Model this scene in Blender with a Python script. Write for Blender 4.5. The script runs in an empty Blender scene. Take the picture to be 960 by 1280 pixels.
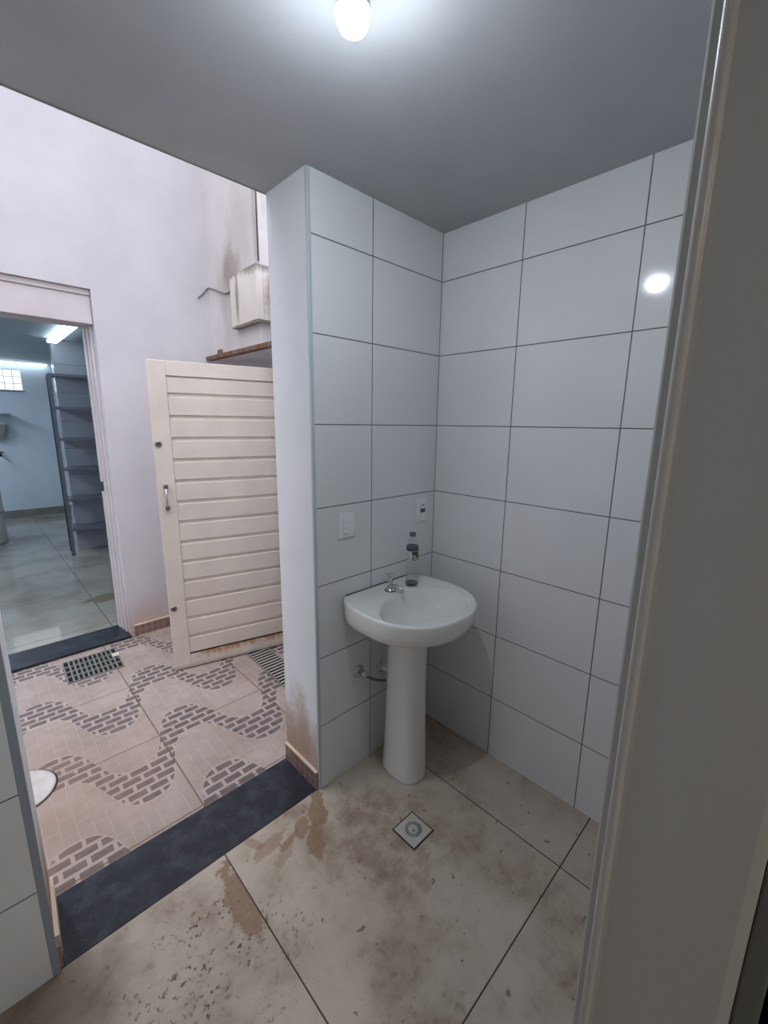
import bpy, math, random
from mathutils import Vector, Matrix
random.seed(7)
col = bpy.context.scene.collection
sc = bpy.context.scene
PI = math.pi

# ------------------------------------------------------------------ colour
def lin(c):
    f = lambda v: v/12.92 if v <= .04045 else ((v+.055)/1.055)**2.4
    return tuple(f(v/255.) for v in c)+(1.,)

# ------------------------------------------------------------------ node maths
class N:
    """tiny expression wrapper for shader math nodes"""
    def __init__(s, nt, sock): s.nt = nt; s.s = sock
    def _op(s, op, *a, clamp=False):
        n = s.nt.nodes.new('ShaderNodeMath'); n.operation = op; n.use_clamp = clamp
        for i, v in enumerate((s,)+a):
            if isinstance(v, N): s.nt.links.new(v.s, n.inputs[i])
            else: n.inputs[i].default_value = float(v)
        return N(s.nt, n.outputs[0])
    def __add__(s, o): return s._op('ADD', o)
    def __radd__(s, o): return s._op('ADD', o)
    def __sub__(s, o): return s._op('SUBTRACT', o)
    def __rsub__(s, o): return (s*-1.)+o
    def __mul__(s, o): return s._op('MULTIPLY', o)
    def __rmul__(s, o): return s._op('MULTIPLY', o)
    def __truediv__(s, o): return s._op('DIVIDE', o)
    def lt(s, o): return s._op('LESS_THAN', o)
    def gt(s, o): return s._op('GREATER_THAN', o)
    def abs(s): return s._op('ABSOLUTE')
    def sin(s): return s._op('SINE')
    def tanh(s): return s._op('TANH')
    def sqrt(s): return s._op('SQRT')
    def pp(s, p): return (s+1000.*p)._op('FLOORED_MODULO', p)
    def mn(s, o): return s._op('MINIMUM', o)
    def mx(s, o): return s._op('MAXIMUM', o)
    def step(s, a, b):
        n = s.nt.nodes.new('ShaderNodeMapRange'); n.interpolation_type = 'SMOOTHSTEP'
        s.nt.links.new(s.s, n.inputs[0]); n.inputs[1].default_value = a; n.inputs[2].default_value = b
        if a > b:
            n.inputs[1].default_value = b; n.inputs[2].default_value = a
            n.inputs[3].default_value = 1; n.inputs[4].default_value = 0
        return N(s.nt, n.outputs[0])
    def grid(s, off, p):           # distance to the nearest grid line
        return ((s-off+p/2).pp(p)-p/2).abs()

class Mat:
    def __init__(s, name, color=(200,200,200), rough=.5, metal=0., spec=.5, trans=0., ior=1.45, coat=0.):
        s.m = bpy.data.materials.new(name); s.m.use_nodes = True
        s.nt = s.m.node_tree; s.b = s.nt.nodes['Principled BSDF']
        i = s.b.inputs
        i['Base Color'].default_value = lin(color); i['Roughness'].default_value = rough
        i['Metallic'].default_value = metal; i['Specular IOR Level'].default_value = spec
        i['Transmission Weight'].default_value = trans; i['IOR'].default_value = ior
        i['Coat Weight'].default_value = coat; i['Coat Roughness'].default_value = .05
        s.color = color
        s._xyz = None; s.h = None
    def xyz(s):
        if s._xyz is None:
            t = s.nt.nodes.new('ShaderNodeTexCoord'); q = s.nt.nodes.new('ShaderNodeSeparateXYZ')
            s.nt.links.new(t.outputs['Object'], q.inputs[0]); s.tc = t
            s._xyz = tuple(N(s.nt, o) for o in q.outputs)
        return s._xyz
    def noise(s, scale, detail=3., rough=.55, dist=0., sc3=None, off=(0,0,0)):
        s.xyz()
        n = s.nt.nodes.new('ShaderNodeTexNoise'); n.inputs['Scale'].default_value = scale
        n.inputs['Detail'].default_value = detail; n.inputs['Roughness'].default_value = rough
        n.inputs['Distortion'].default_value = dist
        mp = s.nt.nodes.new('ShaderNodeMapping'); mp.inputs['Location'].default_value = off
        if sc3: mp.inputs['Scale'].default_value = sc3
        s.nt.links.new(s.tc.outputs['Object'], mp.inputs[0]); s.nt.links.new(mp.outputs[0], n.inputs['Vector'])
        return N(s.nt, n.outputs['Fac'])
    def rgb(s, c):
        n = s.nt.nodes.new('ShaderNodeRGB'); n.outputs[0].default_value = lin(c); return n.outputs[0]
    def mix(s, fac, a, b):
        n = s.nt.nodes.new('ShaderNodeMix'); n.data_type = 'RGBA'
        if isinstance(fac, N): s.nt.links.new(fac.s, n.inputs[0])
        else: n.inputs[0].default_value = fac
        for v, k in ((a, 6), (b, 7)):
            if isinstance(v, tuple): n.inputs[k].default_value = lin(v)
            else: s.nt.links.new(v, n.inputs[k])
        return n.outputs[2]
    def setc(s, sock): s.nt.links.new(sock, s.b.inputs['Base Color']); return s
    def setr(s, n): s.nt.links.new(n.s, s.b.inputs['Roughness']); return s
    def bump(s, h, strength=.3, dist=.002):
        n = s.nt.nodes.new('ShaderNodeBump'); n.inputs['Strength'].default_value = strength
        n.inputs['Distance'].default_value = dist
        s.nt.links.new(h.s, n.inputs['Height']); s.nt.links.new(n.outputs[0], s.b.inputs['Normal']); return s

def emis(name, color, strength):
    m = bpy.data.materials.new(name); m.use_nodes = True
    nt = m.node_tree; nt.nodes.clear()
    e = nt.nodes.new('ShaderNodeEmission'); e.inputs[0].default_value = lin(color); e.inputs[1].default_value = strength
    o = nt.nodes.new('ShaderNodeOutputMaterial'); nt.links.new(e.outputs[0], o.inputs[0]); return m

# tiles: TH row pitch .33, pitch .44 wide; glaze with very slight waviness
def tile_mat(name, axis, off, pitch=.44, zoff=.3206, zp=.33, ca=(231,232,232), cb=(224,226,226)):
    M = Mat(name, (222,224,224), .09, spec=.5); x, y, z = M.xyz()
    a = (x, y)[axis]
    g = a.grid(off, pitch).mn(z.grid(zoff, zp))
    gm = g.step(.0024, .0014)
    n = M.noise(1.3, 2); big = M.mix(n.step(.35, .65), ca, cb)
    M.setc(M.mix(gm, big, (96,98,100)))
    M.setr(gm*.5+.09)
    wav = M.noise(2.2, 1)*.0035+M.noise(9, 1)*.0004-gm*.0012
    M.bump(wav, 1., 1.)
    return M.m
MT_A = tile_mat('white glazed wall tile, sink wall', 0, -.4446)
MT_B = tile_mat('white glazed wall tile, right wall', 1, -.4157)
MT_A2 = tile_mat('white glazed wall tile, left pier', 0, -1.728)
MT_L = tile_mat('white glazed wall tile, left wall', 1, -.30)

def plain(name, c, r=.5, var=6, scale=6., **k):
    M = Mat(name, c, r, **k); n = M.noise(scale, 4)
    d = tuple(max(0, v-var) for v in c); u = tuple(min(255, v+var) for v in c)
    M.setc(M.mix(n.step(.3, .7), d, u)); return M.m

# ceiling: flat painted slab with soft trowel marks
def ceil_mat():
    M = Mat('ceiling paint', (180,182,184), .65)
    n = M.noise(3., 3); M.setc(M.mix(n.step(.3, .7), (176,178,181), (184,186,188)))
    M.bump(M.noise(5, 4)*.004, .5, 1.); return M.m
M_CEIL = ceil_mat()

# render walls of the courtyard (painted plaster, rain stains, splash dirt at the foot)
def plaster(name, base=(209,206,209), foot=(186,150,128), stains=()):
    M = Mat(name, base, .8); x, y, z = M.xyz()
    n1 = M.noise(2.2, 5); n2 = M.noise(7, 5, sc3=(1, 1, .35)); n3 = M.noise(30, 4)
    c = M.mix(n1.step(.35, .7), base, tuple(v-9 for v in base))
    dirt = (z+(n2-.5)*.5).step(.42, -.02)*(n2*.5+.45)
    c = M.mix(dirt, c, foot)
    for (cy, cz, ry, rz, k, colr, ax) in stains:
        a = (x, y)[ax]
        d = (((a-cy)/ry)*((a-cy)/ry)+((z-cz)/rz)*((z-cz)/rz)).sqrt()+(n2-.5)*1.5+(n3-.5)*.6
        c = M.mix(d.step(1.05, .25)*k, c, colr)
    M.setc(c); M.bump(n3*.6+n1, .25, .004); return M.m
M_PL = plaster('courtyard plaster')
M_PLS = plaster('stained side plaster', (210,206,204), stains=(
    (1.74,2.70,.16,.15,.85,(112,102,96),1), (1.80,2.60,.26,.34,.6,(166,156,148),1), (1.62,2.95,.20,.45,.5,(184,176,164),1), (1.37,2.9,.05,.6,.5,(150,142,130),1), (1.80,2.25,.14,.12,.35,(170,156,146),1)))
M_PIER = plaster('pier plaster', (235,237,238), (160,128,104), stains=((.14,.12,.22,.34,.75,(172,136,104),1),))

# ---- room floor: 0.9 m porcelain with muddy marks
def floor_mat():
    M = Mat('dirty porcelain floor', (176,168,158), .18, spec=.45); x, y, z = M.xyz()
    g = x.grid(-.3, .9).mn(y.grid(-.925, .925)).step(.0028, .0016)
    n1 = M.noise(2.6, 6, .6); n2 = M.noise(13, 6, .65); n3 = M.noise(46, 5, .7); nd = M.noise(9, 4)
    c = M.mix(n1.step(.35, .68), (198,187,171), (172,157,138))
    # mottled dried mud
    mot = (n2*.65+n1*.45).step(.52, .74)
    c = M.mix(mot*.6, c, (128,112,92))
    c = M.mix((M.noise(24, 5, .7, off=(1, 8, 0))*.6+n1*.5).step(.58, .70)*.4, c, (108,92,74))
    # zone of fine speckle near the drain and under the basin
    dz = (((x+.72)*(x+.72)+(y+.36)*(y+.36)).sqrt()+(nd-.5)*.3).step(.38, .12)
    c = M.mix(dz*(M.noise(230, 3, .7).step(.42, .66)*.45+n2.step(.4,.62)*.35), c, (122,94,76))
    # shoe-print spots
    df = ((((x+1.38)/.30)*((x+1.38)/.30)+((y+.33)/.27)*((y+.33)/.27)).sqrt()+(nd-.5)*.8).step(1.25, .35)
    sp = M.noise(52, 4, .6, off=(3, 1, 0)).step(.565, .62)*M.noise(8, 3, off=(7, 2, 0)).step(.42, .56)
    c = M.mix(df*sp*.9, c, (82,60,46))
    c = M.mix(M.noise(28, 3, .5, off=(9, 4, 0)).step(.66, .72)*.65, c, (92,78,62))
    # film of brown dust along the grout of the middle tile and to the left bottom
    du = (((x+1.75)*(x+1.75)+(y+.10)*(y+.10)).sqrt()+(nd-.5)*.25).step(.26, .05)
    c = M.mix(du*.7, c, (92,76,58))
    # puddle-edge blotches, each where it lies
    for (cx, cy, ax, rl, rw, k) in ((-.82,-.08,58,.10,.034,.9), (-.905,-.19,60,.07,.042,.9), (-.925,-.115,55,.055,.028,.85),
                                    (-.985,-.125,20,.06,.014,.8), (-1.06,-.09,15,.07,.03,.6), (-1.10,-.035,-60,.05,.016,.55), (-1.03,-.16,30,.07,.03,.45)):
        a = math.radians(ax); ca, sa = math.cos(a), math.sin(a)
        u = ((x-cx)*ca+(y-cy)*sa)/rl; v = ((y-cy)*ca-(x-cx)*sa)/rw
        d = (u*u+v*v).sqrt()+(n2-.5)*2.3+(nd-.5)*1.8+(n3-.5)*.6
        c = M.mix(d.step(1.02, .86)*k*(n3*.5+.6), c, (142,112,88))
    dd = ((((x+1.225)/.05)*((x+1.225)/.05)+((y+.20)/.15)*((y+.20)/.15)).sqrt()+(n2-.5)*1.9+(n3-.5)*.8)
    c = M.mix(dd.step(1.05, .8)*x.lt(-1.2)*(n3*.6+.5), c, (138,106,82))
    c = M.mix(g, c, (74,66,58))
    M.setc(c); M.setr(n2*.22+.12+mot*.12+g*.4); M.bump(g*-.0015+n1*.0006, 1., 1.); return M.m
M_FLOOR = floor_mat()

def far_floor_mat():
    M = Mat('polished far room floor', (178,178,168), .07, spec=.5); x, y, z = M.xyz()
    g = x.grid(-1.05, .9).mn(y.grid(4.32, .9)).step(.004, .002)
    n1 = M.noise(1.8, 5); n2 = M.noise(10, 5)
    c = M.mix(n1.step(.4, .7), (150,148,138), (128,125,116))
    d = (((x+.96)/.16)*((x+.96)/.16)+((y-3.12)/.12)*((y-3.12)/.12)).sqrt()+(n2-.5)*1.6
    c = M.mix(d.step(1., .7)*.7, c, (110,98,78))
    c = M.mix(M.noise(4.5, 4, off=(5, 5, 0)).step(.60, .70)*.35, c, (120,116,104))
    M.setc(M.mix(g, c, (92,90,84))); M.setr(n2*.04+.02); return M.m
M_FFLOOR = far_floor_mat()

# ---- courtyard floor: 0.585 m tiles printed with wave bands of little grey bricks
def wave_mat():
    M = Mat('wave pattern courtyard tile', (190,170,158), .5, spec=.35); x, y, z = M.xyz()
    P = .585
    u = (x+1.17); s = (u*(2*PI/P)).sin()
    up = (s*1.5).tanh()*(.172/math.tanh(1.5))+.865
    lo_shift = .235
    d = (up-y).pp(P)                      # 0 at the band's upper edge, grows downwards
    edge = d.mn((d-P).abs()).mn((d-lo_shift).abs())
    band = d.lt(lo_shift)
    # grey bricks
    row = (y-.012)/.049
    rf = row._op('FLOOR')
    bx = (x+(rf*.5)._op('FRACT')*.088)
    gb = bx.grid(0, .088)-.0065; gr = y.grid(.012, .049)-.0065
    brick = gb.mn(gr).step(0., .0015)
    n1 = M.noise(3, 5); n2 = M.noise(22, 5, .6); n3 = M.noise(90, 3)
    # pale embossed bricks running the other way
    colm = (x*1.0)/.053; cf = colm._op('FLOOR'); ey = y+(cf*.5)._op('FRACT')*.11
    emb = ey.grid(0, .11).mn(x.grid(0, .053)).step(.0045, .001)
    base = M.mix(n1.step(.3, .7), (172,160,152), (151,137,126))
    base = M.mix(n2.step(.45, .7)*.35, base, (150,126,110))
    pale = M.mix(emb*.35, base, (188,170,160))
    greyc = M.mix(n2.step(.35, .65), (112,100,98), (96,86,84))
    inner = M.mix(brick*edge.step(.002, .005), M.mix(.35, base, (186,172,164)), greyc)
    c = M.mix(band, pale, inner)
    c = M.mix(edge.step(.0035, .0015)*.5, c, (192,178,170))
    g = x.grid(-1.172, P).mn(y.grid(.862, P)).step(.0042, .002)
    c = M.mix(g*.85, c, (112,92,76))
    # brown silt in the left corner
    si = (((x+1.72)*(x+1.72)+(y-.75)*(y-.75)).sqrt()+(n1-.5)*.8).step(.75, .1)
    c = M.mix(si*.35, c, (150,116,88))
    M.setc(c); M.bump(emb*.0008*(1-band)-g*.002-brick*band*.0006+n2*.0006, 1., 1.); M.setr(n2*.3+.35); return M.m
M_WAVE = wave_mat()

def base_tile_mat():
    M = Mat('brown patterned skirting tile', (140,112,104), .5); x, y, z = M.xyz()
    n = M.noise(14, 4); h = (x+y)
    b = h.grid(0, .045).mn(z.grid(.0, .047)).step(.0055, .003)
    c = M.mix(n.step(.35, .7), (138,110,104), (112,90,84))
    M.setc(M.mix(b*.65, c, (170,140,124))); return M.m
M_SKIRT = base_tile_mat()
M_CREAM = plain('cream skirting edge', (222,204,178), .5)

def granite(name, c=(46,50,58)):
    M = Mat(name, c, .35, spec=.4); n = M.noise(120, 4, .7); n2 = M.noise(14, 5, .6)
    k = M.mix(n2.step(.4, .7), (34,37,44), (54,58,66))
    k = M.mix(n.step(.60, .72)*.7, k, (104,108,114)); M.setc(k); M.setr(n2*.3+.25); return M.m
M_GRAN = granite('black granite')

def enamel(name, c, rust=False):
    M = Mat(name, c, .38, spec=.4); x, y, z = M.xyz()
    n = M.noise(5, 4); k = M.mix(n.step(.3, .7), c, tuple(v-8 for v in c))
    if rust:
        n2 = M.noise(40, 4, sc3=(1, 1, .3)); n3 = M.noise(18, 4, off=(2, 0, 0))
        # rust along the slot at the bottom of the leaf (z local), dribbling down
        line = (z-.099).abs().step(.009, .005)*x.gt(.10)
        drip = (z+(n2-.5)*.10).step(.045, .095)*z.lt(.100)*n3.step(.36, .56)*x.gt(.12)
        k = M.mix(drip*.85, k, (164,104,44)); k = M.mix(line*.95, k, (74,42,20))
        k = M.mix(((z-.004).step(.03, .0))*n3*.7, k, (120,88,60))
    M.setc(k); return M.m
M_GATE = enamel('cream gate enamel', (219,209,196), True)
M_FRAME = enamel('off-white door enamel', (214,207,206))
M_JAMB = Mat('satin grey-white jamb paint', (190,188,184), .3, spec=.4).m
M_SHUT = plain('painted header panel', (204,196,196), .5, 5, 3)
M_PORC = Mat('white porcelain', (232,232,228), .1, spec=.5, coat=.4).m
M_CHROME = Mat('chrome', (205,208,210), .12, metal=1.).m
M_DULL = Mat('dull steel', (150,150,148), .35, metal=1.).m
M_BRASS = Mat('tarnished hose braid', (120,116,108), .35, metal=.9).m
M_BLACK = Mat('black', (18,18,18), .5).m
M_DARKHOLE = Mat('dark gully', (12,12,12), .9).m
M_PLAST = Mat('white plastic', (236,239,239), .3).m
M_GREYPL = Mat('grey plastic', (96,98,102), .4).m
M_GRATE = Mat('galvanised grate', (150,148,140), .4, metal=.6).m
M_ALU = Mat('pale aluminium corner strip', (192,206,208), .35, metal=.1).m
M_TRIML = Mat('grey plastic tile trim', (150,158,168), .35).m
M_TEAL = Mat('dark teal painted door', (22,44,44), .5).m
M_DARKW = plain('dim rear room paint', (150,148,142), .8)
M_FARW = plain('far room painted wall', (196,206,214), .6, 4, 2)
M_FARC = plain('far room ceiling paint', (160,172,178), .7, 4, 2)
M_SHELF = Mat('grey steel shelf', (112,118,128), .4, metal=.3).m
M_POST = Mat('dark steel post', (24,32,44), .4, metal=.4).m
M_TANK = plain('white appliance enamel', (206,208,206), .35)
M_CONC = plaster('stained concrete box', (224,220,212), (200,190,180), stains=(
    (.0,.345,.5,.035,.85,(130,122,112),0), (.27,.20,.030,.26,.9,(140,132,122),1), (.13,.20,.09,.26,.85,(142,124,118),0), (.10,.33,.25,.06,.7,(120,112,104),1), (0,.0,.6,.010,.8,(102,94,84),1)))
def rust_mat():
    M = Mat('rusty steel', (126,84,44), .8); n = M.noise(14, 5, .65)
    M.setc(M.mix(n.step(.4, .62), (116,74,36), (112,106,100))); return M.m
M_RUST = rust_mat()
M_BULB = emis('lit LED bulb', (234,244,254), 345.)
M_TUBE = emis('lit fluorescent tube', (222,240,255), 7.)
M_FILLTUBE = emis('added fill tube', (222,236,255), 62.)  # glow of the added out-of-view tubes
M_TUBE2 = emis('lit thin tube', (222,240,255), 7.)
M_WIN = emis('daylight through window', (236,244,255), 1.3)
def clearmat(name, c=(235,240,242), rough=.05, alpha_mix=.82):
    m = bpy.data.materials.new(name); m.use_nodes = True; nt = m.node_tree; nt.nodes.clear()
    o = nt.nodes.new('ShaderNodeOutputMaterial'); mx = nt.nodes.new('ShaderNodeMixShader')
    t = nt.nodes.new('ShaderNodeBsdfTransparent'); t.inputs[0].default_value = lin(c)
    g = nt.nodes.new('ShaderNodeBsdfGlossy'); g.inputs[1].default_value = rough
    lw = nt.nodes.new('ShaderNodeLayerWeight'); lw.inputs[0].default_value = .22
    mr = nt.nodes.new('ShaderNodeMapRange'); mr.inputs[3].default_value = .02; mr.inputs[4].default_value = .6
    nt.links.new(lw.outputs['Facing'], mr.inputs[0]); nt.links.new(mr.outputs[0], mx.inputs[0])
    nt.links.new(t.outputs[0], mx.inputs[1]); nt.links.new(g.outputs[0], mx.inputs[2]); nt.links.new(mx.outputs[0], o.inputs[0])
    return m
M_PET = clearmat('clear plastic bottle', (250,251,252))
M_LABEL = Mat('dark printed film', (70,78,88), .3).m
M_YEL = Mat('yellow-green print', (176,182,84), .4).m
M_WPRINT = Mat('white print', (226,230,226), .4).m

# ------------------------------------------------------------------ mesh builder
class MB:
    def __init__(s): s.v = []; s.f = []; s.sm = []
    def add(s, vs, fs, smooth=False):
        o = len(s.v); s.v += [tuple(v) for v in vs]; s.f += [tuple(i+o for i in f) for f in fs]; s.sm += [smooth]*len(fs); return s
    def box(s, x0, x1, y0, y1, z0, z1):
        v = [(x0,y0,z0),(x1,y0,z0),(x1,y1,z0),(x0,y1,z0),(x0,y0,z1),(x1,y0,z1),(x1,y1,z1),(x0,y1,z1)]
        return s.add(v, [(3,2,1,0),(4,5,6,7),(0,1,5,4),(1,2,6,5),(2,3,7,6),(3,0,4,7)])
    def prism(s, pts, z0, z1, smooth=False):          # pts counter-clockwise in plan
        n = len(pts); v = [(x,y,z0) for x,y in pts]+[(x,y,z1) for x,y in pts]
        s.add(v, [tuple(range(n-1,-1,-1)), tuple(range(n,2*n))])
        o = len(s.v)-2*n
        for i in range(n):
            j = (i+1) % n; s.f.append((o+i,o+j,o+n+j,o+n+i)); s.sm.append(smooth)
        return s
    def loft(s, rings, cap0=True, cap1=True, smooth=True, flip=False):
        n = len(rings[0]); v = [p for r in rings for p in r]; f = []
        for k in range(len(rings)-1):
            for i in range(n):
                j = (i+1) % n; q = (k*n+i, k*n+j, (k+1)*n+j, (k+1)*n+i)
                f.append(q[::-1] if flip else q)
        o = len(s.v); s.add(v, f, smooth)
        if cap0: t = tuple(o+i for i in range(n)); s.f.append(t if flip else t[::-1]); s.sm.append(False)
        if cap1: t = tuple(o+(len(rings)-1)*n+i for i in range(n)); s.f.append(t[::-1] if flip else t); s.sm.append(False)
        return s
    def lathe(s, prof, n=24, M=None, cx=0, cy=0):      # prof (r, z) bottom to top about z
        rings = [[(cx+r*math.cos(2*PI*i/n), cy+r*math.sin(2*PI*i/n), z) for i in range(n)] for r, z in prof]
        if M is not None: rings = [[tuple(M @ Vector(p)) for p in r] for r in rings]
        return s.loft(rings)
    def tube(s, pts, r, n=12):
        P = [Vector(p) for p in pts]; rings = []; up = None
        for k, p in enumerate(P):
            t = (P[min(k+1, len(P)-1)]-P[max(k-1, 0)]).normalized()
            if up is None: up = t.orthogonal().normalized()
            up = (up-up.dot(t)*t).normalized(); w = t.cross(up)
            rr = r[k] if isinstance(r, (list, tuple)) else r
            rings.append([tuple(p+rr*(math.cos(2*PI*i/n)*up+math.sin(2*PI*i/n)*w)) for i in range(n)])
        return s.loft(rings)
    def build(s, name, mat, parent=None, bevel=0., loc=None, seg=2):
        me = bpy.data.meshes.new(name); me.from_pydata(s.v, [], s.f)
        me.polygons.foreach_set('use_smooth', s.sm); me.update()
        me.materials.append(mat); o = bpy.data.objects.new(name, me); col.objects.link(o)
        if loc: o.location = loc
        if parent is not None: o.parent = parent
        if bevel:
            b = o.modifiers.new('Bevel', 'BEVEL'); b.width = bevel; b.segments = seg; b.limit_method = 'ANGLE'; b.angle_limit = math.radians(40)
            b.harden_normals = False
        return o
def bezier(pts, n=8):
    out = []; m = len(pts)
    for i in range(m-1):
        p0 = Vector(pts[max(i-1, 0)]); p1 = Vector(pts[i]); p2 = Vector(pts[i+1]); p3 = Vector(pts[min(i+2, m-1)])
        for k in range(n):
            t = k/n; out.append(tuple(.5*((2*p1)+(p2-p0)*t+(2*p0-5*p1+4*p2-p3)*t*t+(3*p1-p0-3*p2+p3)*t**3)))
    out.append(tuple(pts[-1])); return out
def RX(a): return Matrix.Rotation(math.radians(a), 4, 'X')
def RY(a): return Matrix.Rotation(math.radians(a), 4, 'Y')
def T(*a): return Matrix.Translation(a)

def tag(o, label, cat, group=None, kind=None):
    o['label'] = label; o['category'] = cat
    if group: o['group'] = group
    if kind: o['kind'] = kind
    return o
def thing(name, label, cat, loc, rz=0, group=None):
    o = bpy.data.objects.new(name, None); col.objects.link(o); o.location = loc; o.rotation_euler = (0, 0, rz)
    o.empty_display_size = .1
    return tag(o, label, cat, group)
def struct(name, mb, mat, label, cat, bevel=0.):
    return tag(mb.build(name, mat, bevel=bevel), label, cat, kind='structure')

# ------------------------------------------------------------------ measures
HC = 2.506            # ceiling height
XP = -.757            # pier face of the opening
YO = .262             # outside face of the sink wall
YW = 2.15             # courtyard wall with the second doorway
YC = -1.26            # front face of the wall the camera's doorway is in

# ================================================================== SETTING: washroom
struct('floor', MB().box(-2.0, 0, YC-.16, 0, -.05, 0), M_FLOOR, 'large muddy beige porcelain floor tiles under the pedestal basin', 'floor')
struct('ceiling', MB().box(-2.15, .15, YC-.16, YO, HC, HC+.12), M_CEIL, 'smooth grey-white ceiling slab above the washroom', 'ceiling')
struct('wall_back', MB().box(XP, .15, 0, YO, 0, HC), M_PIER, 'plastered end of the tiled wall behind the basin, brown splash stains at its foot', 'wall')
struct('wall_back_tiling', MB().box(XP+.012, 0, -.008, 0, 0, HC), MT_A, 'white glazed tiles on the wall behind the pedestal basin', 'wall tiles')
struct('wall_right', MB().box(0, .15, YC-.16, -.008, 0, HC), MT_B, 'white glazed tile wall to the right of the basin', 'wall')
struct('wall_left', MB().box(-2.15, -2.0, YC-.16, YO, 0, HC), MT_L, 'tiled wall on the far left side of the washroom', 'wall')
# left pier: plastered, reveal slightly splayed
struct('wall_back_left', MB().prism([(-2.0,0),(-1.719,0),(-1.704,YO),(-2.0,YO)], 0, HC), M_PIER, 'plastered left pier of the opening to the courtyard', 'wall')
struct('wall_back_left_tiling', MB().box(-2.0, -1.736, -.008, 0, 0, HC), MT_A2, 'grey-lit glazed tiles left of the opening to the courtyard', 'wall tiles')
struct('trim_1', MB().box(-1.736, -1.716, -.009, .001, 0, HC), M_TRIML, 'grey corner strip on the left edge of the courtyard opening', 'trim', .002)
struct('trim_2', MB().box(XP-.001, XP+.015, -.0095, .0015, 0, HC), M_ALU, 'pale aluminium corner strip edging the tiles beside the basin', 'trim', .002)
struct('baseboard_right', MB().box(XP-.011, XP-.0002, .0005, YO, .001, .083), M_SKIRT, 'brown skirting tile on the right side of the dark threshold', 'baseboard')
struct('baseboard_right_edge', MB().box(XP-.012, XP-.0002, .0005, YO, .083, .090), M_CREAM, 'cream edge on top of the skirting beside the threshold', 'baseboard')
struct('baseboard_left', MB().prism([(-1.7188,.035),(-1.705,.035),(-1.694,YO),(-1.7043,YO)], .001, .088), M_CREAM, 'cream skirting on the left side of the dark threshold', 'baseboard')
struct('baseboard_left_end', MB().prism([(-1.7195,.002),(-1.709,.002),(-1.706,.034),(-1.7185,.034)], .001, .082), M_SKIRT, 'dark broken skirting end at the left corner of the threshold', 'baseboard')
struct('trim_3', MB().box(-1.7195, XP-.0005, .001, YO, -.04, .0008), M_GRAN, 'black granite threshold slab between washroom and courtyard', 'threshold', .001)
struct('trim_4', MB().box(-1.703, XP, YO+.0002, YO+.003, HC-.004, HC+.12), plain('dull grey drip edge', (140,134,128), .8), 'thin grey drip edge where the ceiling meets the courtyard', 'trim')  # even grey strip on the outer edge of the slab

# front wall (the camera stands in its doorway), door lining on the right
wf = MB().box(-1.13, 0, YC-.155, YC, 0, HC).box(-1.95, -1.13, YC-.155, YC, 2.13, HC).box(-2.0, -1.95, YC-.155, YC, 0, HC)
struct('wall_front', wf, M_PL, 'wall holding the doorway nearest the viewer', 'wall')
XJ = -1.167
prof = [(-1.13,-1.252),(XJ+.004,-1.252),(XJ+.0012,-1.2528),(XJ,-1.2552),(XJ,-1.262)]
for k in range(15):
    a = PI*k/14; prof.append((XJ-.0045*math.sin(a), -1.2675+.0055*math.cos(a)))
prof += [(XJ+.002,-1.2745),(XJ+.003,-1.279),(XJ+.003,-1.402),(XJ+.006,-1.410),(XJ+.013,-1.413),(-1.13,-1.413)]
d1 = thing('door_1', 'smooth grey-white door lining with a raised bead, close up on the right', 'door frame', (-1.13, -1.33, 0)); d1['kind'] = 'structure'
def rel(pts, o): return [(x-o[0], y-o[1]) for x, y in pts]
MB().prism(rel(prof, (-1.13,-1.33)), 0, 2.13).build('door_lining', M_JAMB, d1)
MB().prism(rel([(-1.95,-1.414),(-1.92,-1.414),(-1.92,-1.252),(-1.95,-1.252)], (-1.13,-1.33)), 0, 2.13).build('door_lining', M_JAMB, d1, .003)
MB().prism(rel([(-1.92,-1.413),(-1.13,-1.413),(-1.13,-1.2525),(-1.92,-1.2525)], (-1.13,-1.33)), 2.10, 2.13).build('lintel_lining', M_JAMB, d1, .003)
MB().box(-.022, -.002, -.106, -.0835, 0, 2.12).build('casing', Mat('grey casing', (110,110,108), .5).m, d1, .003)
dl = tag(MB().box(-1.14, -.42, -1.49, -1.447, .01, 2.1).build('door_2', M_TEAL, bevel=.003), 'dark teal door leaf folded back in the bottom right corner', 'door', kind='structure')
# rear room: only closes off the dark behind the viewer
struct('wall_rear', MB().box(-3.0, .3, -3.6, -3.5, 0, HC).box(-3.1, -3.0, -3.6, YC-.155, 0, HC).box(.3, .4, -3.6, YC-.155, 0, HC).box(-3.0, -2.15, YC-.255, YC-.155, 0, HC).box(.15, .3, YC-.255, YC-.155, 0, HC), M_DARKW, 'walls of the dim room behind the viewer', 'wall')
struct('ceiling_rear', MB().box(-3.1, .4, -3.6, YC-.16, HC, HC+.12), M_DARKW, 'ceiling of the dim room behind the viewer', 'ceiling')
struct('floor_rear', MB().box(-3.1, .4, -3.6, YC-.16, -.05, 0), M_FLOOR, 'floor of the dim room behind the viewer', 'floor')

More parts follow.
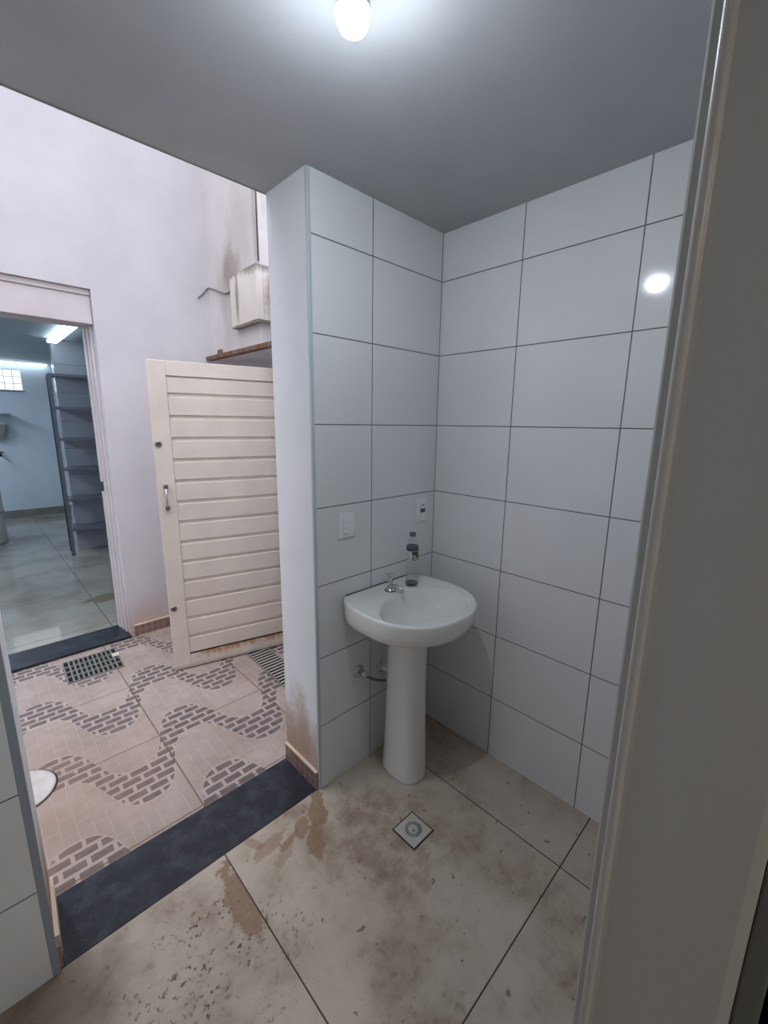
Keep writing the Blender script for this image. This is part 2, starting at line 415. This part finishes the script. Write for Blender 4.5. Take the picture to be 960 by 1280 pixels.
# ================================================================== SETTING: courtyard
struct('floor_courtyard', MB().box(-7., 1.2, YO, YW, -.05, -.001), M_WAVE, 'pinkish courtyard floor tiles printed with wavy bands of grey bricks', 'floor')
XD = -.985            # right reveal of the second doorway
ww = MB().box(XD, 1.2, YW, YW+.25, 0, 5.2).box(-2.6, XD, YW, YW+.25, 2.49, 5.2).box(-7., -2.6, YW, YW+.25, 0, 5.2)
struct('wall_courtyard', ww, M_PL, 'tall whitewashed courtyard wall with the far doorway', 'wall')
sw = MB().box(-.2, -.02, 1.335, YW, 2.135, 5.2)
struct('wall_courtyard_side', sw, M_PLS, 'stained upper side wall above the gate opening', 'wall')
struct('wall_courtyard_near', MB().box(-.2, -.02, YO, 1.165, 0, 2.6), M_PL, 'low side wall hidden behind the tiled pier', 'wall')
struct('wall_passage', MB().box(1.2, 1.3, YO, YW+.25, 0, 2.6), M_PL, 'unseen end wall added to keep sky light out of the passage behind the gate', 'wall')  # added out of view, stops sky light entering the passage end
struct('ceiling_passage', MB().box(-.02, 1.2, YO, YW, 2.15, 2.25), M_PL, 'slab added to dim the passage behind the gate', 'ceiling')  # added slab, keeps the passage dim under the open sky
struct('wall_courtyard_left', MB().box(-7.1, -7.0, YO, YW+.25, 0, 2.6), M_PL, 'far left wall of the courtyard', 'wall')
struct('wall_courtyard_rear', MB().box(-7., -2.15, YO-.1, YO, 0, HC+.12), M_PL, 'courtyard face of the washroom wall', 'wall')
struct('baseboard_courtyard', MB().box(XD+.03, .3, YW-.011, YW-.0003, 0, .083), M_SKIRT, 'brown skirting tiles at the foot of the courtyard wall', 'baseboard')
struct('baseboard_courtyard_edge', MB().box(XD+.03, .3, YW-.012, YW-.0003, .083, .092), M_CREAM, 'cream edge on top of the courtyard skirting', 'baseboard')
struct('trim_5', MB().box(-2.6, XD+.004, YW-.012, YW+.26, .0, .018), M_GRAN, 'black granite sill of the far doorway', 'threshold', .001)

# far doorway lining, header panel and strike notch
d3 = thing('door_3', 'white painted lining and header panel of the far doorway', 'door frame', (XD, YW, 0)); d3['kind'] = 'structure'
hd = MB().box(-1.6, -.002, .03, .22, 2.275, 2.452).box(-1.6, -.002, .02, .22, 2.4525, 2.4895)
hd.build('header_panel', M_SHUT, d3, .004)
lf = MB()
for z0, z1, x0 in ((.019, 1.118, -.030), (1.118, 1.195, -.012), (1.195, 2.274, -.030)):
    lf.box(x0, -.0005, .19, .245, z0, z1)
lf.box(-.012, -.0005, .075, .115, .019, 2.274).box(-.020, -.0005, .13, .189, .019, 2.274)
lf.build('door_lining', M_FRAME, d3, .002)

# ================================================================== SETTING: far room
struct('floor_far', MB().box(-3.5, .6, YW+.25, 8.1, -.05, .012), M_FFLOOR, 'glossy pale floor tiles of the far room', 'floor')
struct('ceiling_far', MB().box(-3.5, .6, YW+.25, 8.1, 2.56, 2.68), M_FARC, 'blue-grey ceiling of the far room', 'ceiling')
fw = MB().box(-3.5, -1.56, 8.0, 8.12, 0, 2.6).box(-.90, .6, 8.0, 8.12, 0, 2.6).box(-1.56, -.90, 8.0, 8.12, 0, 2.105).box(-1.56, -.90, 8.0, 8.12, 2.43, 2.6)
struct('wall_far', fw, M_FARW, 'pale blue end wall of the far room', 'wall')
struct('wall_far_right', MB().box(-.838, .6, 5.12, 5.27, 0, 2.56), tile_mat('grey tiles behind shelving', 0, -.50, .6, .31, .33, (168,172,180), (160,165,174)), 'grey tiled wall behind the steel shelving', 'wall')
struct('wall_far_left', MB().box(-3.6, -3.5, YW+.25, 8.1, 0, 2.6), M_FARW, 'left wall of the far room', 'wall')
struct('wall_far_side', MB().box(.6, .7, YW+.25, 8.1, 0, 2.6), M_FARW, 'right wall of the far room', 'wall')
struct('baseboard_far', MB().box(-3.5, .6, 7.985, 7.999, .012, .135), plain('dull grey skirting', (120,120,114), .5), 'grey skirting of the far end wall', 'baseboard')
w1 = thing('window_1', 'small bright barred window high on the far end wall', 'window', (-1.23, 8.0, 2.105)); w1['kind'] = 'structure'
MB().box(-.33, .33, .06, .07, 0, .325).build('pane', M_WIN, w1)
bars = MB()
for i in range(7): bars.box(-.33+i*.11-.004, -.33+i*.11+.004, .03, .04, 0, .325)
for i in range(4): bars.box(-.33, .33, .031, .039, i*.1083-.004, i*.1083+.004)
bars.build('window_bars', Mat('window bars', (190,196,200), .5).m, w1)
MB().box(-.35, .35, -.03, .03, -.02, -.001).build('window_sill', Mat('grey sill', (120,124,128), .5).m, w1, .003)

# ================================================================== THINGS
# ---- pedestal basin
SX = -.395
def outline(s, n=72, a=.268, bf=.258, bb=.272, cy=-.237):
    pts = []
    for i in range(n):
        t = 2*PI*i/n; c, q = math.cos(t), math.sin(t)
        e = 3.4 if q > 0 else 2.15
        r = (abs(c)**e+abs(q)**e)**(-1/e)
        x = a*r*c; y = cy+(bb if q > 0 else bf)*r*q
        y = min(y, -.012)
        pts.append((x*s, y*s if s != 1 else y))
    return pts
sink = thing('pedestal_sink', 'white porcelain pedestal basin with a round front, standing in the tiled corner', 'sink', (SX, 0, 0))
rings = []
def ring(s, z, pull=0.): return [(x, min(y-pull*0, -.012), z) for x, y in outline(s)]
rings.append([(x, y, 0.735) for x, y in outline(0.42)])
rings.append([(x, y, 0.755) for x, y in outline(0.52)])
rings.append([(x, y, 0.779) for x, y in outline(0.72)])
rings.append([(x, y, 0.791) for x, y in outline(0.86)])
rings.append([(x, y, 0.799) for x, y in outline(0.93)])
rings.append([(x, y, 0.81) for x, y in outline(0.965)])
rings.append([(x, y, 0.84) for x, y in outline(0.985)])
rings.append([(x, y, .886) for x, y in outline(1.0)])
rings.append([(x, y, .896) for x, y in outline(.997)])
rings.append([(x, y, .901) for x, y in outline(.985)])
rings.append([(x, min(y, -.02), .9015) for x, y in outline(.972)])
bowl = [(-.008+.220*math.cos(2*PI*i/72), -.306+.166*math.sin(2*PI*i/72)) for i in range(72)]
o97 = outline(.972)
rings.append([((1-.35)*o[0]+.35*b[0], (1-.35)*min(o[1], -.02)+.35*b[1], .8945) for o, b in zip(o97, bowl)])
rings.append([(b[0]*1.05, -.306+(b[1]+.306)*1.02, .8935) for b in bowl])
for k, z in ((1., .889), (.97, .880), (.93, .862), (.86, .835), (.74, .808), (.56, .789), (.34, .779), (.12, .775)):
    rings.append([(b[0]*k, -.306+(b[1]+.306)*k, z) for b in bowl])
# keep the underside from folding into the wall
rings = [[(x, min(y, -.012), z) for x, y, z in r] for r in rings]
ba = MB().loft(rings, True, True).build('basin', M_PORC, sink)
MB().lathe([(.0235,.7752),(.0235,.7772),(.019,.7785),(.017,.7765),(.0,.7762)][0:4], 24, cx=0, cy=-.306).build('drain_fitting', M_CHROME, ba)
MB().box(min(p[0] for p in outline(1.) if p[1] > -.013)-.0045, .19, -.0119, -.0085, .812, .9035).build('gap_shade', Mat('dark sealant line', (70,70,68), .8).m, ba)  # dark strip drawn in for the shaded gap between basin and wall
# pedestal column
def ped_ring(w, yf, yb, z, e=2.6):
    cy = (yf+yb)/2; b = (yb-yf)/2; pts = []
    for i in range(40):
        t = 2*PI*i/40; c, q = math.cos(t), math.sin(t); r = (abs(c)**e+abs(q)**e)**(-1/e)
        pts.append((w*r*c+.014+.006*z, cy+b*r*q, z))
    return pts
pr = [ped_ring(.083,-.296,-.075,0), ped_ring(.084,-.297,-.075,.012), ped_ring(.080,-.291,-.08,.12), ped_ring(.076,-.284,-.085,.28),
      ped_ring(.073,-.278,-.09,.45), ped_ring(.072,-.275,-.09,.60), ped_ring(.073,-.276,-.09,.69), ped_ring(.077,-.279,-.085,.735), ped_ring(.079,-.281,-.085,.748)]
MB().loft(pr).build('pedestal', M_PORC, sink)
# tap
fa = bpy.data.objects.new('faucet', None)
body = MB().lathe([(.024,.8945),(.024,.900),(.018,.904),(.0125,.910),(.011,.925),(.0135,.932),(.0125,.944),(.008,.950),(.0055,.962)], 20, cx=0, cy=-.084)
fo = body.build('faucet', M_CHROME, sink)
sp = bezier([(0,-.09,.918),(0,-.115,.922),(0,-.145,.924),(0,-.160,.916),(0,-.164,.904)], 6)
MB().tube(sp, [.0105-.003*i/len(sp) for i in range(len(sp))], 14).build('spout', M_CHROME, fo)
hb = MB().lathe([(.007,.960),(.009,.964),(.009,.970),(.006,.976)], 16, cx=0, cy=-.084)
for a in (20, 110): 
    c, q = math.cos(math.radians(a)), math.sin(math.radians(a))
    hb.tube([(-.024*c,-.084-.024*q,.968),(-.018*c,-.084-.018*q,.968),(.018*c,-.084+.018*q,.968),(.024*c,-.084+.024*q,.968)], [.0035,.0052,.0052,.0035], 10)
hb.build('tap_handle', M_CHROME, fo)
MB().lathe([(.026,.8935),(.026,.8955)], 20, cx=0, cy=-.084).build('gasket', M_BLACK, fo)
bpy.data.objects.remove(fa)

# ---- bottle
bot = thing('water_bottle', 'clear plastic water bottle with dark and yellow label, standing beside the tap', 'bottle', (-.274, -.108, .9005))
MB().lathe([(.024,0),(.0285,.003),(.0302,.010),(.0302,.05),(.0292,.055),(.0302,.06),(.0302,.165),(.0290,.175),(.0265,.190),(.0215,.208),(.0155,.222),(.0118,.230),(.0115,.236)], 28).build('bottle_body', M_PET, bot)
MB().lathe([(.0148,.236),(.0150,.238),(.0150,.250),(.0135,.253)], 24).build('cap', M_GREYPL, bot)
MB().lathe([(.024,.001),(.0287,.004),(.0304,.010)], 28).build('bottle_base', M_LABEL, bot)
MB().lathe([(.0305,.170),(.0292,.180),(.0268,.191)], 28).build('label_band', M_LABEL, bot)
def arc(a0, a1, z0, z1, r=.0309, n=8, slant=0.):
    m = MB(); vs = []
    for i in range(n+1):
        a = math.radians(a0+(a1-a0)*i/n)
        vs += [(r*math.cos(a), r*math.sin(a), z0), (r*math.cos(a+slant), r*math.sin(a+slant), z1),
               ((r+.0005)*math.cos(a), (r+.0005)*math.sin(a), z0), ((r+.0005)*math.cos(a+slant), (r+.0005)*math.sin(a+slant), z1)]
    fs = []
    for i in range(n):
        q = 4*i; fs += [(q+2,q+6,q+7,q+3),(q,q+1,q+5,q+4),(q,q+4,q+6,q+2),(q+1,q+3,q+7,q+5)]
    fs += [(0,2,3,1),(4*n,4*n+1,4*n+3,4*n+2)]
    return m.add(vs, fs)
CA = -136.           # bearing of the viewer from the bottle
lab = arc(CA-6, CA+62, .126, .168).build('label', M_LABEL, bot)
yl = arc(CA+6, CA+48, .128, .141, .0316); yl.v += []; yl.build('yellow_print', M_YEL, lab)
wp = MB()
for k, (a, z0, z1, s) in enumerate(((-30,.128,.160,.20),(-20,.128,.162,-.12),(-12,.128,.146,0),(-5,.128,.160,0),(3,.142,.152,0),(14,.143,.153,.1),(24,.142,.152,0))):
    q = arc(CA+a-2.2, CA+a+2.2, z0, z1, .0322, 2, s); wp.add(q.v, q.f)
wp.build('white_lettering', M_WPRINT, lab)

# ---- supply hose and waste flange on the wall
vh = thing('water_supply_hose', 'chrome wall valve with a dark flexible hose curving behind the pedestal', 'hose', (-.522, -.008, .502))
MB().lathe([(.031,0),(.030,.004),(.022,.010),(.013,.014)], 24, RX(90)).build('wall_flange', M_CHROME, vh)
MB().lathe([(.013,.012),(.0135,.028),(.0165,.030),(.0165,.050),(.009,.054)], 18, RX(90)).build('valve_body', M_CHROME, vh)
MB().tube(bezier([(.004,-.040,-.004),(.020,-.052,-.020),(.052,-.062,-.040),(.080,-.066,-.054),(.100,-.068,-.062),(.112,-.068,-.066)], 8), .0062, 12).build('flexible_hose', M_BRASS, vh)
wf2 = thing('waste_pipe', 'pale round wall flange and stub of pipe behind the pedestal', 'pipe', (-.370, -.008, .468))
MB().lathe([(.034,0),(.033,.006),(.024,.012)], 24, RX(90)).build('wall_flange', M_CHROME, wf2)
MB().tube(bezier([(0,-.008,0),(0,-.05,0),(0,-.062,.004)], 6), .016, 16).build('pipe', M_PLAST, wf2)

# ---- switch and socket
sw1 = thing('light_switch', 'flat white two-row switch plate on the tiles at left, above the tap', 'switch', (-.592, -.008, 1.222))
MB().box(-.0425, .0425, -.008, 0, -.054, .054).build('plate', M_PLAST, sw1, .003)
for z in (-.026, .0, .026): MB().box(-.022, .012, -.0105, -.0082, z-.011, z+.011).build('rocker', M_PLAST, sw1, .001)
so = thing('power_outlet', 'white outlet plate with a dark socket insert near the tiled corner', 'outlet', (-.105, -.008, 1.225))
MB().box(-.0375, .0375, -.008, 0, -.060, .060).build('plate', M_PLAST, so, .003)
MB().box(-.014, .022, -.0105, -.0082, -.014, .006).build('socket_insert', M_GREYPL, so, .001)
MB().box(-.016, .022, -.0105, -.0082, .012, .032).build('module', M_PLAST, so, .001)
MB().lathe([(.0035,0),(.0035,.001)], 10, T(.003,-.0106,.024) @ RX(90)).build('pin_hole', M_GREYPL, so)
MB().box(-.008, .014, -.0112, -.0106, .021, .024).build('slot', M_GREYPL, so)

# ---- floor drain
fd = thing('floor_drain', 'square pale steel floor drain with a slotted round grate in the washroom floor', 'drain', (-.594, -.438, 0))
MB().box(-.062, .062, -.062, .062, .0002, .0012).build('joint', Mat('dark joint', (62,54,44), .9).m, fd)
MB().prism([(-.056,-.056),(.056,-.056),(.056,.056),(-.056,.056)], .0012, .004).build('frame', Mat('satin steel plate', (196,194,184), .4, metal=.25).m, fd, .001)
g = MB().lathe([(.036,.004),(.036,.0052),(.030,.0056),(.010,.006)], 36).build('round_grate', Mat('satin steel grate', (190,188,182), .4, metal=.1).m, fd)
sl = MB()
for i in range(32):
    a = 2*PI*i/32; c, q = math.cos(a), math.sin(a)
    p = [(.021,-.0009),(.034,-.0014),(.034,.0014),(.021,.0009)]
    sl.prism([(r*c-t*q, r*q+t*c) for r, t in p], .0050, .0062)
sl.build('slots', M_BLACK, g)
MB().lathe([(.007,.006),(.006,.0075)], 14, cx=-.003, cy=-.006).build('knob', M_DULL, g)

# ---- ceiling bulb
lb = thing('light_bulb', 'glowing round white bulb hanging from the washroom ceiling', 'light bulb', (-1.068, -.626, HC))
ZB = .015
MB().lathe([(.045,-.012),(.05,-.006),(.05,0)], 24).build('ceiling_rose', M_PLAST, lb)
MB().lathe([(.020,-.055+ZB),(.022,-.050+ZB),(.022,-.012)], 20).build('socket', M_PLAST, lb)
MB().lathe([(r_, z_+ZB) for r_, z_ in ((.004,-.1355),(.014,-.134),(.024,-.128),(.031,-.117),(.0338,-.105),(.034,-.101))], 28).build('globe', M_BULB, lb)
MB().lathe([(r_, z_+ZB) for r_, z_ in ((.0341,-.1008),(.0338,-.094),(.0325,-.086),(.029,-.076),(.0235,-.066),(.0215,-.0555))], 28).build('bulb_body', M_PLAST, lb)

# ---- courtyard gate
GL = .80
ga = math.atan2(-.185, .726)
gate = thing('metal_gate', 'cream metal gate of wide horizontal boards standing open in the courtyard', 'gate', (-.904, 1.424, .008), ga)
fr = MB()
fr.box(0, .100, 0, .032, 0, 1.987)                       # lock stile
fr.box(GL-.03, GL, 0, .032, 0, 1.987)
fr.box(.100, GL-.03, 0, .032, 1.902, 1.987)
fr.box(.100, GL-.03, 0, .032, 0, .092)
fr.build('gate_frame', M_GATE, gate, .0025)
pn = MB(); pn.box(.1005, GL-.0305, .0135, .026, .0925, 1.9015)
tops = [1.9]+[1.806-.131*i for i in range(13)]
for i, t in enumerate(tops):
    zt = t-.004 if i == 0 else t-.025
    zb = (tops[i+1] if i+1 < len(tops) else .106)
    # board: proud sheet with a bevelled upper lip above an open groove
    x0, x1 = .1008, GL-.0308
    pn.add([(x0,.0045,zb),(x1,.0045,zb),(x1,.0045,zt-.003),(x0,.0045,zt-.003),(x0,.018,zb),(x1,.018,zb),(x1,.018,zt+.002),(x0,.018,zt+.002)],
           [(0,1,2,3),(5,4,7,6),(0,4,5,1),(3,2,6,7),(0,3,7,4),(1,5,6,2)])
pn.build('board_panel', M_GATE, gate)
for z in (1.502, .440):
    k = MB().lathe([(.019,0),(.019,.004),(.014,.007)], 20, T(.027,0,z) @ RX(90)).build('lock_cylinder', M_DULL, gate)
    MB().lathe([(.006,.007),(.006,.0082)], 12, T(.027,0,z) @ RX(90)).build('keyhole', M_BLACK, k)
hn = MB(); 
hn.tube([(.045,-.026,1.112),(.045,-.026,1.244)], .0065, 12)
hn.build('pull_handle', M_CHROME, gate)
for z in (1.244, 1.112): MB().box(.033, .057, -.034, 0, z-.012, z+.012).build('handle_mount', M_DULL, gate, .002)
for z in (.3, 1.7): MB().lathe([(.009,0),(.009,.09)], 12, T(GL-.012,-.008,z)).build('hinge', M_DULL, gate)

# ---- rusty lintel angle, bracket and stain-covered concrete box, cable
bm = MB().box(-.25, -.2, 1.0, YW, 2.118, 2.124).box(-.25, -.243, 1.0, YW, 2.124, 2.146)
tag(bm.build('steel_lintel', M_RUST, bevel=.001), 'rusty steel angle beam above the gate', 'beam')
br = MB().box(-.0, .012, -.035, .035, 0, .03)
o = tag(br.build('steel_bracket', M_RUST, loc=(-.212, 1.985, 2.158), bevel=.002), 'small rusty bracket on the stained wall above the beam', 'bracket')
bx = MB(); bx.box(0, .34, 0, .375, 0, .34)
cb = thing('concrete_box', 'grimy whitewashed box sticking out of the stained wall above the gate', 'box', (-.25, 1.297, 2.293))
# a ledge wraps round the corner of the wall: built as shell pieces so it does not run through the wall
MB().box(0, .0495, .0, .375, 0, .337).box(.0495, .30, 0, .037, 0, .337).build('box_shell', M_CONC, cb, .006)
MB().box(.002, .0490, .002, .372, -.006, -.0003).box(.0495, .298, .002, .036, -.006, -.0003).build('bottom_flange', plain('dark weathered rim', (150,140,126), .8), cb)
ca = MB().tube(bezier([(-.284,YW-.006,2.569),(-.24,YW-.006,2.612),(-.206,YW-.008,2.652),(-.206,2.08,2.640),(-.206,1.99,2.611),(-.207,1.90,2.58),(-.207,1.82,2.557),(-.207,1.70,2.56)], 5), .0055, 8)
tag(ca.build('cable', plain('grey cable', (126,120,118), .7)), 'thin grey cable running across the plaster to the grimy box', 'cable')
tag(MB().tube([(-.206,1.338,2.66),(-.204,1.337,3.1),(-.206,1.339,3.9)], .005, 8).build('conduit', plain('dark corroded conduit', (96,88,80), .8)), 'dark thin conduit rising along the edge of the stained wall', 'conduit')

# ---- courtyard gratings and manhole
gr = thing('drain_grate', 'rectangular metal drain grate with a grid of slots in front of the far doorway', 'drain grate', (-1.282, 1.89, 0), math.radians(-2))
MB().box(-.157, .157, -.155, .155, -.0008, .0006).build('gully', M_DARKHOLE, gr)
m = MB()
m.box(-.157, .157, -.155, -.147, .0006, .006).box(-.157, .157, .147, .155, .0006, .006).box(-.157, -.150, -.147, .147, .0006, .006).box(.150, .157, -.147, .147, .0006, .006)
m.build('frame', M_GRATE, gr)
m = MB()
for i in range(1, 11): m.box(-.150+i*.3/11-.0055, -.150+i*.3/11+.0055, -.147, .147, .0007, .0058)
for i in range(1, 4): m.box(-.150, .150, -.147+i*.294/4-.007, -.147+i*.294/4+.007, .0007, .0054)
m.build('grid', M_GRATE, gr)
MB().box(.120, .166, .02, .075, .0061, .0085).build('broken_chip', Mat('pale mortar', (200,192,180), .8).m, gr, .002)
gc = thing('channel_drain', 'long slatted drain channel along the courtyard edge beside the pier', 'drain channel', (-.378, 1.03, 0), math.radians(-1))
MB().box(-.076, .076, -.31, .31, -.0008, .0006).build('gully', M_DARKHOLE, gc)
MB().box(-.082, -.073, -.315, .315, .0006, .004).box(.073, .082, -.315, .315, .0006, .004).build('rails', M_GRATE, gc)
m = MB()
for i in range(18): m.box(-.073, .073, -.305+i*.034, -.305+i*.034+.013, .0007, .0036)
m.build('slats', Mat('worn light slats', (176,172,162), .5).m, gc)
mh = thing('manhole_cover', 'round pale cover set in the courtyard floor at the left pier', 'manhole cover', (-1.755, .895, 0))
MB().lathe([(.148,-.0008),(.148,.001)], 48).build('joint', Mat('dark ring joint', (60,54,48), .9).m, mh)
MB().lathe([(.141,.001),(.140,.005),(.128,.0052),(.126,.004),(.004,.004)], 48).build('cover', plain('worn pale cover', (186,180,172), .5, 10, 12), mh)

# ---- far room: shelving, lamps, appliances
sh = thing('shelving_unit', 'tall dark-framed open steel shelving seen through the far doorway', 'shelf', (-.475, 4.985, .012), math.radians(-4))
W, D = .458, .150
for sx, sy in ((-1,-1), (1,-1), (-1,1), (1,1)):
    x0 = sx*W; y0 = sy*D
    p = MB().box(min(x0, x0-sx*.034), max(x0, x0-sx*.034), min(y0, y0-sy*.003), max(y0, y0-sy*.003), .004, 2.14)
    po = p.build('post', M_SHELF, sh)
    MB().box(min(x0, x0-sx*.003), max(x0, x0-sx*.003), min(y0-sy*.0031, y0-sy*.034), max(y0-sy*.0031, y0-sy*.034), .004, 2.14).build('flange', M_POST, po)
    MB().box(x0-sx*.036 if sx > 0 else x0-.003, x0+.003 if sx > 0 else x0+.036, y0-.003 if sy < 0 else y0-.036, y0+.036 if sy < 0 else y0+.003, -.0, .012).build('foot', M_BLACK, po)
for i, z in enumerate((.30,.665,1.035,1.39,1.75,2.118)):
    q = MB().box(-W+.004, W-.004, -D+.004, D-.004, z+.028, z+.030)
    q.box(-W+.004, W-.004, -D+.004, -D+.006, z, z+.028).box(-W+.004, W-.004, D-.006, D-.004, z, z+.028)
    q.build('shelf_board', M_SHELF, sh)
tl = thing('ceiling_light', 'long lit tube lamp on the far ceiling, running away from the doorway', 'ceiling lamp', (-.835, 4.35, 2.56), math.radians(0), 'tube lamps in the far room')
MB().box(-.03, .03, -.68, .68, -.02, 0).build('housing', M_PLAST, tl, .003)
MB().box(-.048, .048, -.675, .675, -.05, -.0205).build('diffuser', M_TUBE, tl, .006)
tl2 = thing('ceiling_light', 'thin lit tube lamp above the window on the far end wall', 'ceiling lamp', (-1.25, 7.93, 2.56), 0, 'tube lamps in the far room')
MB().box(-.70, .70, -.02, .03, -.02, 0).build('housing', M_PLAST, tl2, .002)
MB().box(-.70, .70, -.025, .025, -.048, -.0205).build('diffuser', M_TUBE2, tl2, .004)
for lx, ly, nm in ((-2.5, 6.7, 'unseen tube lamp added to brighten the left end of the far room'), (-2.6, 4.2, 'unseen tube lamp added to brighten the left side of the far room, nearer the doorway')):
    t3 = thing('ceiling_light', nm, 'ceiling lamp', (lx, ly, 2.56), 0, 'tube lamps in the far room')  # added fill light out of view, brightens the far room
    MB().box(-.06, .06, -.68, .68, -.02, 0).build('housing', M_PLAST, t3, .003)
    MB().box(-.055, .055, -.675, .675, -.05, -.0205).build('diffuser', M_FILLTUBE, t3, .006)
wt = thing('water_tank', 'tall white rounded appliance at the left edge of the far doorway', 'appliance', (-1.82, 6.3, .012))
MB().lathe([(.36,0),(.37,.02),(.37,.80),(.365,.84),(.30,.87),(.05,.88)], 40).build('tank_body', M_TANK, wt)
MB().lathe([(.376,.40),(.376,.42)], 40).build('band', M_DULL, wt)
sk = tag(MB().box(0, .28, -.25, 0, 0, .03).build('wall_shelf', Mat('grey shelf board', (108,114,118), .6).m, loc=(-1.40, 7.99, 1.70), bevel=.004), 'small grey board fixed to the far wall below the window', 'shelf')
fnl = MB().loft([[(-.08,-.1,0),(.05,-.1,0),(.05,.0,0),(-.08,.0,0)], [(-.14,-.2,.24),(.10,-.2,.24),(.10,0,.24),(-.14,0,.24)]], smooth=False)
tag(fnl.build('wall_basin', Mat('grey tapered basin', (140,142,134), .5).m, loc=(-1.30, 7.995, 1.32), bevel=.006), 'small grey tapering container on the far wall at the picture edge', 'container')
tp = thing('wall_tap', 'small black tap on the far wall at the left picture edge', 'tap', (-1.32, 7.995, 1.09))
MB().tube([(0,0,0),(0,-.1,0),(0,-.14,-.03)], .018, 10).build('tap_body', M_BLACK, tp)
MB().box(-.03, .05, -.12, -.08, .02, .035).build('lever', M_BLACK, tp, .003)

# ================================================================== LIGHT
w = bpy.data.worlds.new('World'); sc.world = w; w.use_nodes = True
# overcast sky, brighter overhead than at the horizon
nt = w.node_tree; bg = nt.nodes['Background']
tc = nt.nodes.new('ShaderNodeTexCoord'); sp_ = nt.nodes.new('ShaderNodeSeparateXYZ'); nt.links.new(tc.outputs['Generated'], sp_.inputs[0])
z_ = N(nt, sp_.outputs[2]).mx(0.)
st = z_*z_*4.9+1.0
bg.inputs[0].default_value = lin((238,239,252)); nt.links.new(st.s, bg.inputs[1])

rl = tag(MB().box(-.3, .3, -.3, .3, -.02, 0).build('added_fill_panel', emis('added rear fill glow', (255,246,234), 14.), loc=(-1.6,-3.0,HC)), 'unseen glowing panel added in the rear room to brighten the washroom', 'ceiling lamp')  # added glowing panel behind the camera, lifts the washroom's brightness
# ================================================================== CAMERA
C = Vector((-1.71412, -1.38975, 1.64772)); yaw, pitch, roll, f = .7733, -.2046, .0124, 533.58
fwd = Vector((math.sin(yaw)*math.cos(pitch), math.cos(yaw)*math.cos(pitch), math.sin(pitch)))
r = Vector((math.cos(yaw), -math.sin(yaw), 0)); u = r.cross(fwd)
c_, s_ = math.cos(roll), math.sin(roll)
R_, U_ = c_*r+s_*u, -s_*r+c_*u
cam = bpy.data.cameras.new('Camera'); co = bpy.data.objects.new('Camera', cam); col.objects.link(co)
M4 = Matrix(((R_.x, U_.x, -fwd.x, C.x), (R_.y, U_.y, -fwd.y, C.y), (R_.z, U_.z, -fwd.z, C.z), (0, 0, 0, 1)))
co.matrix_world = M4
cam.sensor_fit = 'HORIZONTAL'; cam.sensor_width = 36; cam.lens = f/960*36; cam.clip_start = .01
sc.camera = co
sc.view_settings.view_transform = 'Standard'; sc.view_settings.look = 'None'
sc.view_settings.gamma = 1; sc.view_settings.use_curve_mapping = False
sc.view_settings.exposure = 0.
